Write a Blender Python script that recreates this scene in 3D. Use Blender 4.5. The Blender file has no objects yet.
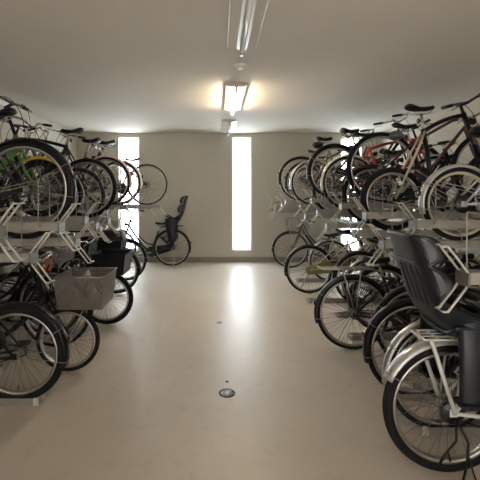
import bpy, math, random
from math import pi, sin, cos, radians, sqrt, tan
from mathutils import Vector, Matrix, Euler

random.seed(7)
SC = bpy.context.scene
COL = SC.collection

# ------------------------------------------------------------------ camera, world, exposure
F = 370.0; VX = 218.0; VY = 193.0; CH = 1.44
cam = bpy.data.cameras.new('camera')
cam.sensor_width = 36.0
cam.lens = F / 480.0 * 36.0
cam.shift_x = (240.0 - VX) / 480.0
cam.shift_y = -(240.0 - VY) / 480.0
cam.clip_start = 0.05
co = bpy.data.objects.new('camera', cam)
co.location = (0, 0, CH); co.rotation_euler = (pi / 2, 0, 0)
COL.objects.link(co); SC.camera = co

wd = bpy.data.worlds.new('daylight'); SC.world = wd
wd.use_nodes = True
bg = wd.node_tree.nodes['Background']
bg.inputs[0].default_value = (0.86, 0.93, 1.0, 1); bg.inputs[1].default_value = 1.5

SC.view_settings.view_transform = 'Standard'
SC.view_settings.look = 'None'
SC.view_settings.gamma = 1.0
SC.view_settings.exposure = 1.32
SC.view_settings.use_curve_mapping = False

WINDOW_LIGHT = 6.0      # frosted panes lit by the day outside
LAMP_LIGHT = 50.0        # fluorescent tubes that are switched on

sun = bpy.data.lights.new('sun', 'SUN'); sun.energy = 26.0; sun.angle = radians(2.0); sun.color = (1.0, 0.95, 0.88)
so = bpy.data.objects.new('sun', sun); so.rotation_euler = Euler((radians(52), 0, radians(-8)))   # sunlight let in through the invented entrance to brighten the near end
COL.objects.link(so)

# ------------------------------------------------------------------ materials
MATS = {}
def mat(name, col=(0.5, 0.5, 0.5), rough=0.5, metal=0.0, emit=0.0, ecol=None, noise=0.0, nscale=8.0, coat=0.0, bump=0.0):
    if name in MATS: return MATS[name]
    m = bpy.data.materials.new(name); m.use_nodes = True
    nt = m.node_tree; b = nt.nodes['Principled BSDF']
    b.inputs['Base Color'].default_value = (*col, 1)
    b.inputs['Roughness'].default_value = rough
    b.inputs['Metallic'].default_value = metal
    if max(col) < 0.03: b.inputs['Specular IOR Level'].default_value = 0.28
    if coat: b.inputs['Coat Weight'].default_value = coat
    if emit:
        b.inputs['Emission Color'].default_value = (*(ecol or col), 1)
        b.inputs['Emission Strength'].default_value = emit
    if noise or bump:
        tc = nt.nodes.new('ShaderNodeTexCoord')
        nz = nt.nodes.new('ShaderNodeTexNoise'); nz.inputs['Scale'].default_value = nscale
        nz.inputs['Detail'].default_value = 5
        nt.links.new(tc.outputs['Object'], nz.inputs['Vector'])
        if noise:
            mx = nt.nodes.new('ShaderNodeMix'); mx.data_type = 'RGBA'
            mx.inputs[6].default_value = (*[c * (1 - noise) for c in col], 1)
            mx.inputs[7].default_value = (*[min(1, c * (1 + noise)) for c in col], 1)
            nt.links.new(nz.outputs['Fac'], mx.inputs[0])
            nt.links.new(mx.outputs[2], b.inputs['Base Color'])
        if bump:
            bp = nt.nodes.new('ShaderNodeBump'); bp.inputs['Strength'].default_value = bump
            bp.inputs['Distance'].default_value = 0.002
            nt.links.new(nz.outputs['Fac'], bp.inputs['Height'])
            nt.links.new(bp.outputs['Normal'], b.inputs['Normal'])
    MATS[name] = m
    return m

def M(n): return MATS[n]
mat('rubber', (0.008, 0.008, 0.0085), 0.75, noise=0.3, nscale=30)
mat('black_paint', (0.009, 0.009, 0.010), 0.3, noise=0.2, nscale=12)
mat('black_plastic', (0.011, 0.0115, 0.013), 0.5, noise=0.2, nscale=20)
mat('seat_plastic', (0.013, 0.0155, 0.020), 0.36, noise=0.15, nscale=20)
mat('pad_fabric', (0.12, 0.13, 0.14), 0.75, noise=0.2, nscale=60, bump=0.2)
mat('black_vinyl', (0.011, 0.010, 0.010), 0.38, noise=0.2, nscale=20)
mat('maroon_vinyl', (0.075, 0.022, 0.022), 0.45, noise=0.2, nscale=20)
mat('brown_vinyl', (0.08, 0.04, 0.022), 0.45, noise=0.2, nscale=20)
mat('grey_vinyl', (0.12, 0.12, 0.125), 0.5, noise=0.2, nscale=20)
mat('spoke_steel', (0.16, 0.155, 0.15), 0.45, 0.8, noise=0.1, nscale=30)
mat('chrome', (0.56, 0.55, 0.53), 0.22, 1.0, noise=0.1, nscale=15)
mat('alloy', (0.50, 0.49, 0.47), 0.36, 1.0, noise=0.12, nscale=25)
mat('steel_wire', (0.34, 0.325, 0.30), 0.45, 0.8, noise=0.15, nscale=40)
mat('dull_wire', (0.26, 0.24, 0.22), 0.55, 0.3, noise=0.15, nscale=40)
mat('dark_steel', (0.05, 0.05, 0.052), 0.4, 0.9, noise=0.2, nscale=25)
mat('silver_paint', (0.55, 0.54, 0.52), 0.32, 0.5, coat=0.3, noise=0.06, nscale=10)
mat('white_paint', (0.72, 0.71, 0.68), 0.35, coat=0.3, noise=0.05, nscale=10)
mat('pink_paint', (0.62, 0.45, 0.40), 0.35, coat=0.3, noise=0.05, nscale=10)
mat('red_paint', (0.42, 0.045, 0.025), 0.32, coat=0.4, noise=0.1, nscale=10)
mat('green_paint', (0.10, 0.26, 0.025), 0.35, coat=0.4, noise=0.1, nscale=10)
mat('yellow_paint', (0.58, 0.40, 0.03), 0.35, coat=0.4, noise=0.1, nscale=10)
mat('olive_paint', (0.25, 0.27, 0.075), 0.4, coat=0.2, noise=0.1, nscale=10)
mat('cream_paint', (0.50, 0.44, 0.32), 0.4, coat=0.2, noise=0.1, nscale=10)
mat('brown_paint', (0.15, 0.085, 0.05), 0.35, coat=0.3, noise=0.1, nscale=10)
mat('blue_paint', (0.025, 0.045, 0.11), 0.35, coat=0.3, noise=0.1, nscale=10)
mat('plum_paint', (0.10, 0.02, 0.035), 0.35, coat=0.3, noise=0.1, nscale=10)
mat('grey_paint', (0.17, 0.17, 0.17), 0.4, coat=0.2, noise=0.1, nscale=10)
mat('brass', (0.50, 0.36, 0.16), 0.35, 0.9, noise=0.1, nscale=20)
mat('orange_cable', (0.42, 0.12, 0.03), 0.4, noise=0.15, nscale=20)
mat('red_lens', (0.09, 0.010, 0.008), 0.15, coat=0.6, noise=0.1, nscale=90)
mat('clear_lens', (0.75, 0.75, 0.72), 0.12, coat=0.6, noise=0.1, nscale=90)
mat('rack_steel', (0.33, 0.315, 0.29), 0.42, 0.45, noise=0.12, nscale=14)
mat('rack_white', (0.62, 0.60, 0.56), 0.35, 0.1, noise=0.06, nscale=14)
mat('rack_dark', (0.20, 0.19, 0.175), 0.45, 0.5, noise=0.15, nscale=14)
mat('lamp_body', (0.60, 0.56, 0.50), 0.3, noise=0.03, nscale=6)
mat('lamp_tube_off', (0.85, 0.85, 0.83), 0.12, coat=0.5, noise=0.02)
mat('lamp_tube_on', (1, 0.93, 0.80), 0.4, emit=LAMP_LIGHT, ecol=(1.0, 0.82, 0.58))
mat('window_frame', (0.80, 0.80, 0.78), 0.4, noise=0.03)
mat('frosted_pane', (0.9, 0.95, 0.97), 0.4, emit=WINDOW_LIGHT, ecol=(0.84, 0.94, 1.0))
mat('smoke_white', (0.72, 0.70, 0.66), 0.4, noise=0.03)

def surface_mat(name, c1, c2, rough, scale, stain=None, rvar=0.0, bump=0.0, bscale=60.0, spec=0.5):
    m = bpy.data.materials.new(name); m.use_nodes = True; MATS[name] = m
    nt = m.node_tree; b = nt.nodes['Principled BSDF']; L = nt.links.new
    tc = nt.nodes.new('ShaderNodeTexCoord')
    n1 = nt.nodes.new('ShaderNodeTexNoise'); n1.inputs['Scale'].default_value = scale
    n1.inputs['Detail'].default_value = 8; n1.inputs['Roughness'].default_value = 0.62
    L(tc.outputs['Object'], n1.inputs['Vector'])
    rp = nt.nodes.new('ShaderNodeValToRGB')
    rp.color_ramp.elements[0].position = 0.32; rp.color_ramp.elements[0].color = (*c1, 1)
    rp.color_ramp.elements[1].position = 0.68; rp.color_ramp.elements[1].color = (*c2, 1)
    L(n1.outputs['Fac'], rp.inputs[0])
    out = rp.outputs[0]
    if stain:
        n2 = nt.nodes.new('ShaderNodeTexNoise'); n2.inputs['Scale'].default_value = scale * 11
        n2.inputs['Detail'].default_value = 6
        L(tc.outputs['Object'], n2.inputs['Vector'])
        r2 = nt.nodes.new('ShaderNodeValToRGB')
        r2.color_ramp.elements[0].position = 0.56; r2.color_ramp.elements[1].position = 0.74
        L(n2.outputs['Fac'], r2.inputs[0])
        mx = nt.nodes.new('ShaderNodeMix'); mx.data_type = 'RGBA'
        mu = nt.nodes.new('ShaderNodeMath'); mu.operation = 'MULTIPLY'; mu.inputs[1].default_value = 0.38
        L(r2.outputs[0], mu.inputs[0]); L(mu.outputs[0], mx.inputs[0])
        L(out, mx.inputs[6]); mx.inputs[7].default_value = (*stain, 1)
        out = mx.outputs[2]
    L(out, b.inputs['Base Color'])
    b.inputs['Roughness'].default_value = rough
    b.inputs['Specular IOR Level'].default_value = spec
    if rvar:
        mr = nt.nodes.new('ShaderNodeMapRange')
        mr.inputs[3].default_value = rough - rvar; mr.inputs[4].default_value = rough + rvar
        L(n1.outputs['Fac'], mr.inputs[0]); L(mr.outputs[0], b.inputs['Roughness'])
    if bump:
        n3 = nt.nodes.new('ShaderNodeTexNoise'); n3.inputs['Scale'].default_value = bscale; n3.inputs['Detail'].default_value = 4
        L(tc.outputs['Object'], n3.inputs['Vector'])
        bp = nt.nodes.new('ShaderNodeBump'); bp.inputs['Strength'].default_value = bump; bp.inputs['Distance'].default_value = 0.004
        L(n3.outputs['Fac'], bp.inputs['Height']); L(bp.outputs['Normal'], b.inputs['Normal'])
    return m
surface_mat('floor_coating', (0.52, 0.465, 0.405), (0.60, 0.54, 0.475), 0.41, 0.9, stain=(0.41, 0.35, 0.29), rvar=0.08, bump=0.10, bscale=9, spec=0.55)
surface_mat('wall_paint', (0.48, 0.455, 0.39), (0.52, 0.49, 0.42), 0.75, 1.2, bump=0.15, bscale=120)
surface_mat('ceiling_paint', (0.60, 0.555, 0.49), (0.64, 0.595, 0.525), 0.8, 0.8, bump=0.02, bscale=40)
surface_mat('baseboard_vinyl', (0.25, 0.22, 0.18), (0.29, 0.255, 0.21), 0.5, 2.0)

# ------------------------------------------------------------------ mesh builder
class MB:
    def __init__(s): s.v = []; s.f = []; s.smooth = []
    def add(s, vs, fs, sm=True):
        o = len(s.v); s.v += [tuple(p) for p in vs]
        s.f += [tuple(i + o for i in f) for f in fs]; s.smooth += [sm] * len(fs); return s
    def box(s, x0, x1, y0, y1, z0, z1):
        vs = [(x, y, z) for x in (x0, x1) for y in (y0, y1) for z in (z0, z1)]
        return s.add(vs, [(0, 1, 3, 2), (4, 6, 7, 5), (0, 4, 5, 1), (2, 3, 7, 6), (0, 2, 6, 4), (1, 5, 7, 3)], False)
    def tube(s, pts, r, n=6, closed=False, caps=True):
        P = [Vector(p) for p in pts]; N = len(P)
        R = r if isinstance(r, (list, tuple)) else [r] * N
        T = []
        for i in range(N):
            if closed: d = P[(i + 1) % N] - P[i - 1]
            elif i == 0: d = P[1] - P[0]
            elif i == N - 1: d = P[-1] - P[-2]
            else: d = (P[i + 1] - P[i]).normalized() + (P[i] - P[i - 1]).normalized()
            if d.length < 1e-9: d = Vector((0, 0, 1))
            T.append(d.normalized())
        up = Vector((0, 0, 1)) if abs(T[0].z) < 0.9 else Vector((1, 0, 0))
        u = T[0].cross(up).normalized(); vs = []
        for i in range(N):
            u = (u - T[i] * u.dot(T[i])).normalized()
            w = T[i].cross(u)
            for k in range(n):
                a = 2 * pi * k / n
                vs.append(P[i] + (u * cos(a) + w * sin(a)) * R[i])
        fs = []
        rng = N if closed else N - 1
        for i in range(rng):
            j = (i + 1) % N
            for k in range(n):
                fs.append((i * n + k, i * n + (k + 1) % n, j * n + (k + 1) % n, j * n + k))
        if not closed and caps:
            fs.append(tuple(range(n - 1, -1, -1))); fs.append(tuple((N - 1) * n + k for k in range(n)))
        return s.add(vs, fs, n > 4)
    def lathe(s, prof, n=24, axis='z', c=(0, 0, 0), closed=False):
        # prof: list of (radius, height along axis)
        vs = []; m = len(prof)
        for i in range(n):
            a = 2 * pi * i / n
            for (r, h) in prof:
                if axis == 'z': p = (c[0] + r * cos(a), c[1] + r * sin(a), c[2] + h)
                elif axis == 'y': p = (c[0] + r * cos(a), c[1] + h, c[2] + r * sin(a))
                else: p = (c[0] + h, c[1] + r * cos(a), c[2] + r * sin(a))
                vs.append(p)
        fs = []
        q = m if closed else m - 1
        for i in range(n):
            j = (i + 1) % n
            for k in range(q):
                l = (k + 1) % m
                fs.append((i * m + k, j * m + k, j * m + l, i * m + l))
        return s.add(vs, fs)
    def grid(s, fn, nu, nv):
        vs = [fn(i / nu, j / nv) for i in range(nu + 1) for j in range(nv + 1)]
        fs = [(i * (nv + 1) + j, (i + 1) * (nv + 1) + j, (i + 1) * (nv + 1) + j + 1, i * (nv + 1) + j + 1) for i in range(nu) for j in range(nv)]
        return s.add(vs, fs)
    def plate(s, outline, y0, y1):
        n = len(outline)
        vs = [(x, y0, z) for x, z in outline] + [(x, y1, z) for x, z in outline]
        fs = [tuple(range(n)), tuple(range(2 * n - 1, n - 1, -1))]
        fs += [(i, n + i, n + (i + 1) % n, (i + 1) % n) for i in range(n)]
        return s.add(vs, fs, False)
    def ball(s, c, rx, ry, rz, n=10, m=7):
        vs = []; fs = []
        for i in range(m + 1):
            t = pi * i / m
            for k in range(n):
                a = 2 * pi * k / n
                vs.append((c[0] + rx * sin(t) * cos(a), c[1] + ry * sin(t) * sin(a), c[2] + rz * cos(t)))
        for i in range(m):
            for k in range(n):
                fs.append((i * n + k, (i + 1) * n + k, (i + 1) * n + (k + 1) % n, i * n + (k + 1) % n))
        return s.add(vs, fs)
    def mesh(s, name, material):
        me = bpy.data.meshes.new(name); me.from_pydata(s.v, [], s.f)
        me.polygons.foreach_set('use_smooth', s.smooth)
        me.validate(); me.update()
        me.materials.append(MATS[material] if isinstance(material, str) else material)
        return me
    def build(s, name, material, parent=None):
        return link(name, s.mesh(name, material), parent)
def link(name, me, parent=None):
    o = bpy.data.objects.new(name, me); COL.objects.link(o)
    if parent: o.parent = parent
    return o
def empty(name, loc=(0, 0, 0), rz=0.0):
    o = bpy.data.objects.new(name, None); COL.objects.link(o)
    o.location = loc; o.rotation_euler = (0, 0, rz); o.empty_display_size = 0.1
    return o
def tag(o, label, cat, group=None):
    o['label'] = label; o['category'] = cat
    if group: o['group'] = group
    return o
def struct(o, label=None, cat=None):
    o['kind'] = 'structure'
    if label: o['label'] = label
    if cat: o['category'] = cat
    return o
def bez(p0, p1, p2, n=8):
    p0, p1, p2 = Vector(p0), Vector(p1), Vector(p2)
    return [(1 - t) ** 2 * p0 + 2 * t * (1 - t) * p1 + t * t * p2 for t in [i / n for i in range(n + 1)]]

# ------------------------------------------------------------------ the room
XL, XR, YB, YF, ZC = -2.94, 3.40, 7.71, -4.2, 2.69
WT = 0.18
WINS = [(-2.07, -1.65), (0.29, 0.69), (2.57, 2.99)]; WZ0, WZ1 = 0.25, 2.60
struct(MB().box(XL - WT, XR + WT, YF - WT, YB + WT, -0.12, 0).build('floor', 'floor_coating'), 'glossy beige coated concrete floor of the bicycle parking', 'floor')
struct(MB().box(XL - WT, XR + WT, YF - WT, YB + WT, ZC, ZC + 0.15).build('ceiling', 'ceiling_paint'), 'plain taupe painted ceiling', 'ceiling')
struct(MB().box(XL - WT, XL, YF - WT, YB + WT, 0, ZC).build('wall_left', 'wall_paint'), 'beige wall behind the left bicycle rack', 'wall')
struct(MB().box(XR, XR + WT, YF - WT, YB + WT, 0, ZC).build('wall_right', 'wall_paint'), 'beige wall behind the right bicycle rack', 'wall')
w = MB(); xs = [XL] + [x for p in WINS for x in p] + [XR]
for i in range(0, len(xs), 2): w.box(xs[i], xs[i + 1], YB, YB + WT, 0, ZC)
for a, b in WINS:
    w.box(a, b, YB, YB + WT, 0, WZ0); w.box(a, b, YB, YB + WT, WZ1, ZC)
struct(w.build('wall_back', 'wall_paint'), 'beige end wall with three tall slot windows', 'wall')
for n, (a, b) in enumerate(WINS):
    t = 0.03; y0, y1 = YB + 0.11, YB + 0.18
    f = MB().box(a, a + t, y0, y1, WZ0, WZ1).box(b - t, b, y0, y1, WZ0, WZ1).box(a + t, b - t, y0, y1, WZ0, WZ0 + t).box(a + t, b - t, y0, y1, WZ1 - t, WZ1)
    fo = struct(f.build('window_%d' % (n + 1), 'window_frame'),
                ['narrow bright slot window behind the left rack', 'tall bright slot window in the middle of the end wall', 'narrow bright slot window behind the right rack'][n], 'window')
    MB().box(a + t, b - t, y0 + 0.02, y0 + 0.035, WZ0 + t, WZ1 - t).build('pane', 'frosted_pane', fo)
    if n == 1:
        MB().box(a + 0.21, a + 0.225, y0 + 0.004, y0 + 0.02, WZ0 + 0.28, WZ0 + 0.34).box(a + 0.205, a + 0.23, y0 - 0.004, y0 + 0.004, WZ0 + 0.30, WZ0 + 0.32).build('latch', 'window_frame', fo)
# wall behind the camera; its entrance is invented to let in front daylight
w = MB(); w.box(XL, -1.3, YF - WT, YF, 0, ZC).box(1.7, XR, YF - WT, YF, 0, ZC).box(-1.3, 1.7, YF - WT, YF, 2.25, ZC)
struct(w.build('wall_front', 'wall_paint'), 'beige wall with an invented daylight entrance, behind the camera', 'wall')
d = MB().box(-1.3, -1.24, YF - 0.1, YF - 0.04, 0, 2.25).box(1.64, 1.7, YF - 0.1, YF - 0.04, 0, 2.25).box(-1.24, 1.64, YF - 0.1, YF - 0.04, 2.19, 2.25)
struct(d.build('added_door_1', 'window_frame'), 'white frame of the invented daylight entrance', 'door')  # unseen frame, added around the invented opening
for nm, bx in (('baseboard_back', (XL, XR, YB - 0.012, YB, 0, 0.11)), ('baseboard_left', (XL, XL + 0.012, YF, YB - 0.012, 0, 0.11)), ('baseboard_right', (XR - 0.012, XR, YF, YB - 0.012, 0, 0.11))):
    struct(MB().box(*bx).build(nm, 'baseboard_vinyl'), 'dark brown skirting along the ' + nm.split('_')[1] + ' wall', 'baseboard')
struct(MB().box(XL, XL + 0.045, YF, 5.2, ZC - 0.06, ZC - 0.002).build('trim_1', 'window_frame'), 'pale cable duct along the top of the left wall', 'trim')

# ------------------------------------------------------------------ ceiling lamps, smoke detector, drain
def ceiling_lamp(x, y0, y1, on, label):
    t = empty('fluorescent_lamp', (x, (y0 + y1) / 2, ZC)); tag(t, label, 'ceiling lamp', 'fluorescent lamps along the ceiling')
    h = (y1 - y0) / 2
    sec = [(-0.125, 0), (-0.125, -0.020), (-0.118, -0.024), (-0.045, -0.040), (0.045, -0.040), (0.118, -0.024), (0.125, -0.020), (0.125, 0)]
    n = len(sec)
    vs = [(a, -h, b) for a, b in sec] + [(a, h, b) for a, b in sec]
    fs = [tuple(range(n)), tuple(range(2 * n - 1, n - 1, -1))] + [(i, n + i, n + (i + 1) % n, (i + 1) % n) for i in range(n)]
    MB().add(vs, fs, False).build('housing', 'lamp_body', t)
    tz = -0.085
    MB().tube([(0, -h + 0.035, tz), (0, h - 0.035, tz)], 0.0165, 12).build('tube', 'lamp_tube_on' if on else 'lamp_tube_off', t)
    for sgn in (-1, 1):
        e = MB(); y = sgn * (h - 0.028)
        e.box(-0.016, 0.016, y - 0.012, y + 0.012, -0.106, -0.035)
        e.build('lamp_holder', 'lamp_body', t)
    return t
ceiling_lamp(0.20, 1.85, 3.12, False, 'unlit fluorescent lamp nearest the viewer, cut by the top of the picture')
ceiling_lamp(0.21, 4.22, 5.46, True, 'brightly lit fluorescent lamp in the middle of the row')
ceiling_lamp(0.20, 6.30, 7.52, False, 'small farthest fluorescent lamp just before the end wall')
ceiling_lamp(0.20, -0.60, 0.67, False, 'unlit fluorescent lamp overhead of the camera')
ceiling_lamp(0.20, -3.0, -1.75, False, 'unlit fluorescent lamp by the invented entrance')

t = empty('smoke_detector', (0.215, 3.60, ZC)); tag(t, 'small round white smoke detector on the ceiling between two lamps', 'smoke detector')
MB().lathe([(0, 0), (0.062, 0), (0.062, -0.012), (0.05, -0.018), (0, -0.018)], 24).build('base', 'smoke_white', t)
MB().lathe([(0.045, -0.018), (0.043, -0.034), (0.03, -0.042), (0, -0.043)], 24).build('sensor_cap', 'smoke_white', t)

t = empty('floor_drain', ((227 - VX) / 139, F / 139, 0)); tag(t, 'round metal drain cover in the middle of the floor', 'drain')
MB().lathe([(0.058, 0.0), (0.058, 0.004), (0.048, 0.005), (0.046, 0.001), (0.046, 0.0)], 32).build('ring', 'dark_steel', t)
MB().lathe([(0.045, 0.0005), (0.044, 0.0035), (0, 0.004)], 32).build('cover', 'alloy', t)
sl = MB()
for k in range(-3, 4): sl.box(-0.03 + abs(k) * 0.004, 0.03 - abs(k) * 0.004, k * 0.010 - 0.0018, k * 0.010 + 0.0018, 0.0036, 0.0046)
sl.build('grating', 'dark_steel', t)
o = MB().lathe([(0.032, 0), (0.032, 0.003), (0.026, 0.004), (0.024, 0.002), (0, 0.002)], 20).build('cleanout_cover', 'rack_dark')
o.location = ((219.5 - VX) / 90, F / 90, 0); tag(o, 'small round cleanout cover farther along the aisle than the drain', 'floor cover')
o = MB().lathe([(0.012, 0), (0.012, 0.003), (0, 0.005)], 12).build('floor_bolt', 'dark_steel')
o.location = ((227 - VX) / 131, F / 131, 0); tag(o, 'tiny dark bolt head in the floor just beyond the drain', 'bolt')

# ------------------------------------------------------------------ bicycle
CACHE = {}
def cached(key, name, material, fn):
    k = (key, name, material)
    if k not in CACHE: CACHE[k] = fn().mesh(name, material)
    return CACHE[k]
def wheel(parent, x, r, tw, rim, spk, fine=True, hub='alloy', drum=False, tire='rubber'):
    n = 64 if fine else 40
    rt = tw / 2
    rr = r - tw * 0.95
    def mk_tire():
        m = MB(); prof = []
        for k in range(10):
            a = 2 * pi * k / 10
            prof.append((r - rt + rt * cos(a), rt * 0.95 * sin(a)))
        return m.lathe(prof, n, 'y', closed=True)
    def mk_rim():
        hw = tw * 0.34; d = 0.015
        return MB().lathe([(rr + 0.006, hw), (rr - d * 0.5, hw), (rr - d, hw * 0.45), (rr - d, -hw * 0.45), (rr - d * 0.5, -hw), (rr + 0.006, -hw)], n, 'y', closed=True)
    def mk_spk():
        m = MB(); N = 32; rs = 0.0014 if fine else 0.0016
        for k in range(N):
            a = 2 * pi * k / N; s = 1 if k % 2 else -1
            b = a + (0.75 if (k // 2) % 2 else -0.75)
            m.tube([(0.022 * cos(b), s * 0.028, 0.022 * sin(b)), ((rr - 0.016) * cos(a), s * 0.003, (rr - 0.016) * sin(a))], rs, 3, caps=False)
        return m
    def mk_hub():
        return MB().lathe([(0, -0.055), (0.007, -0.055), (0.007, -0.036), (0.026, -0.034), (0.026, -0.028), (0.015, -0.022), (0.015, 0.022), (0.026, 0.028), (0.026, 0.034), (0.007, 0.036), (0.007, 0.055), (0, 0.055)], 16, 'y')
    k = (round(r, 3), tw, fine)
    w = link('wheel', cached(k, 'rim', rim, mk_rim), parent); w.location = (x, 0, r)
    link('tire', cached(k, 'tire', tire, mk_tire), w)
    link('spokes', cached(k, 'spokes', spk, mk_spk), w)
    link('hub', cached(k, 'hub', hub, mk_hub), w)
    if drum:
        link('brake_drum', cached(k, 'brake_drum', 'dark_steel', lambda: MB().lathe([(0, -0.058), (0.055, -0.058), (0.062, -0.05), (0.062, -0.034), (0, -0.034)], 24, 'y')), w)
    # tyre valve
    link('valve', cached(k, 'valve', 'dark_steel', lambda: MB().tube([(0, 0, -(rr - 0.018)), (0, 0, -(rr - 0.055))], 0.003, 5)), w)
    return w

def fender(parent, x, r, a0, a1, width, m, stay_at=None, mudflap=False):
    R = r + 0.014; n = 26; b = MB(); w = width / 2; vs = []; fs = []
    sec = [(-w, -0.014), (-w * 0.85, 0.0), (-w * 0.4, 0.007), (w * 0.4, 0.007), (w * 0.85, 0.0), (w, -0.014)]
    inner = [(p * 0.96, q - 0.0025) for p, q in reversed(sec)]
    ring = sec + inner; k = len(ring)
    for i in range(n + 1):
        a = radians(a0 + (a1 - a0) * i / n)
        for (y, d) in ring: vs.append((x + (R + d) * cos(a), y, r + (R + d) * sin(a)))
    for i in range(n):
        for j in range(k): fs.append((i * k + j, (i + 1) * k + j, (i + 1) * k + (j + 1) % k, i * k + (j + 1) % k))
    fs.append(tuple(range(k))); fs.append(tuple(n * k + j for j in range(k - 1, -1, -1)))
    b.add(vs, fs)
    f = b.build('fender', m, parent)
    if stay_at is not None:
        for sa in stay_at:
            a = radians(sa); s = MB()
            for y in (-1, 1):
                s.tube([(x, y * 0.058, r), (x + (R) * cos(a), y * (w + 0.004), r + (R) * sin(a))], 0.0026, 5)
            s.tube([(x + R * cos(a), -(w + 0.004), r + R * sin(a)), (x + (R + 0.011) * cos(a), 0, r + (R + 0.011) * sin(a)), (x + R * cos(a), (w + 0.004), r + R * sin(a))], 0.0026, 5)
            s.build('fender_stay', 'steel_wire', f)
    if mudflap:
        a = radians(a1 if a1 > 90 else a0)
        MB().box(-0.004, 0.004, -w * 0.8, w * 0.8, -0.07, 0.0).build('mud_flap', 'black_plastic', f).location = (x + R * cos(a), 0, r + R * sin(a))
    return f

def saddle(parent, x, z, m, wide=True):
    L = 0.25; W = 0.105 if wide else 0.075; th = 0.055 if wide else 0.04
    def fn(u, v):
        # u along length (0 rear .. 1 nose), v around
        if u < 0.55: hw = W * (0.72 + 0.28 * sin(min(1, u / 0.25) * pi / 2)) * (1 - 0.62 * max(0, (u - 0.2) / 0.35) ** 1.3)
        else: hw = W * 0.38 * (1 - 0.55 * ((u - 0.55) / 0.45))
        end = 1.0
        if u < 0.06: end = sqrt(max(0.02, u / 0.06))
        if u > 0.94: end = sqrt(max(0.02, (1 - u) / 0.06))
        a = 2 * pi * v
        sag = 0.018 * (2 * u - 1) ** 2 + (0.012 if u < 0.3 else 0) * (1 - u / 0.3)
        c = cos(a); s_ = sin(a)
        return (x - 0.12 + L * u, hw * end * (abs(c) ** 0.7) * (1 if c > 0 else -1), z - th * 0.5 + sag + th * 0.5 * end * s_ * (1.0 if s_ > 0 else 0.9))
    s = MB().grid(fn, 16, 16).build('saddle', m, parent)
    r = MB()
    for y in (-1, 1):
        r.tube([(x - 0.09, y * 0.03, z - th), (x - 0.04, y * 0.022, z - th - 0.025), (x + 0.05, y * 0.02, z - th - 0.022), (x + 0.10, y * 0.008, z - th)], 0.0035, 5)
        if wide:
            pts = []
            for k in range(22):
                a = k * 2 * pi / 6; pts.append((x - 0.075 + 0.014 * cos(a), y * 0.055 + 0.014 * sin(a), z - th - 0.045 + 0.05 * k / 21))
            r.tube(pts, 0.003, 4)
            r.tube([(x - 0.075, y * 0.055, z - th - 0.045), (x - 0.01, y * 0.02, z - th - 0.035)], 0.004, 5)
    r.build('saddle_rails', 'chrome', s)
    return s

def wire_basket(parent, c, Lx, Ly, H, m, taper=0.8, step=0.022, rw=0.0016, solid=None):
    """open basket, c = centre of the bottom; Lx, Ly = size at the rim"""
    b = MB()
    def P(u, v, t):   # u,v in -1..1 , t height 0..1
        k = taper + (1 - taper) * t
        return (c[0] + u * Lx / 2 * k, c[1] + v * Ly / 2 * k, c[2] + H * t)
    if solid:
        pan = MB()
        th = 0.006
        for (u0, v0, u1, v1) in ((-1, -1, 1, -1), (1, -1, 1, 1), (1, 1, -1, 1), (-1, 1, -1, -1)):
            q = [P(u0, v0, 0), P(u1, v1, 0), P(u1, v1, 1), P(u0, v0, 1)]
            k = 0.965
            qi = [(c[0] + (p[0] - c[0]) * k, c[1] + (p[1] - c[1]) * k, p[2]) for p in q]
            pan.add(q + qi, [(0, 1, 2, 3), (7, 6, 5, 4), (3, 2, 6, 7), (0, 4, 5, 1)], False)
        q = [P(-1, -1, 0), P(1, -1, 0), P(1, 1, 0), P(-1, 1, 0)]
        qt = [(p[0], p[1], p[2] + th) for p in q]
        pan.add(q + qt, [(3, 2, 1, 0), (4, 5, 6, 7)], False)
        o = pan.build('basket', solid, parent)
        r = MB(); r.tube([P(-1, -1, 1), P(1, -1, 1), P(1, 1, 1), P(-1, 1, 1)], 0.008, 6, closed=True)
        r.build('basket_rim', m, o)
        return o
    nx = max(3, int(Lx / step)); ny = max(3, int(Ly / step)); nz = max(3, int(H / step))
    for i in range(nx + 1):
        u = -1 + 2 * i / nx
        b.tube([P(u, -1, 1), P(u, -1, 0), P(u, 1, 0), P(u, 1, 1)], rw, 3, caps=False)
    for j in range(1, ny):
        v = -1 + 2 * j / ny
        b.tube([P(-1, v, 1), P(-1, v, 0), P(1, v, 0), P(1, v, 1)], rw, 3, caps=False)
    for k in range(nz):
        t = k / nz
        b.tube([P(-1, -1, t), P(1, -1, t), P(1, 1, t), P(-1, 1, t)], rw, 3, closed=True)
    o = b.build('basket', m, parent)
    r = MB(); r.tube([P(-1, -1, 1), P(1, -1, 1), P(1, 1, 1), P(-1, 1, 1)], 0.0055, 6, closed=True)
    r.build('basket_rim', m, o)
    return o

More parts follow.
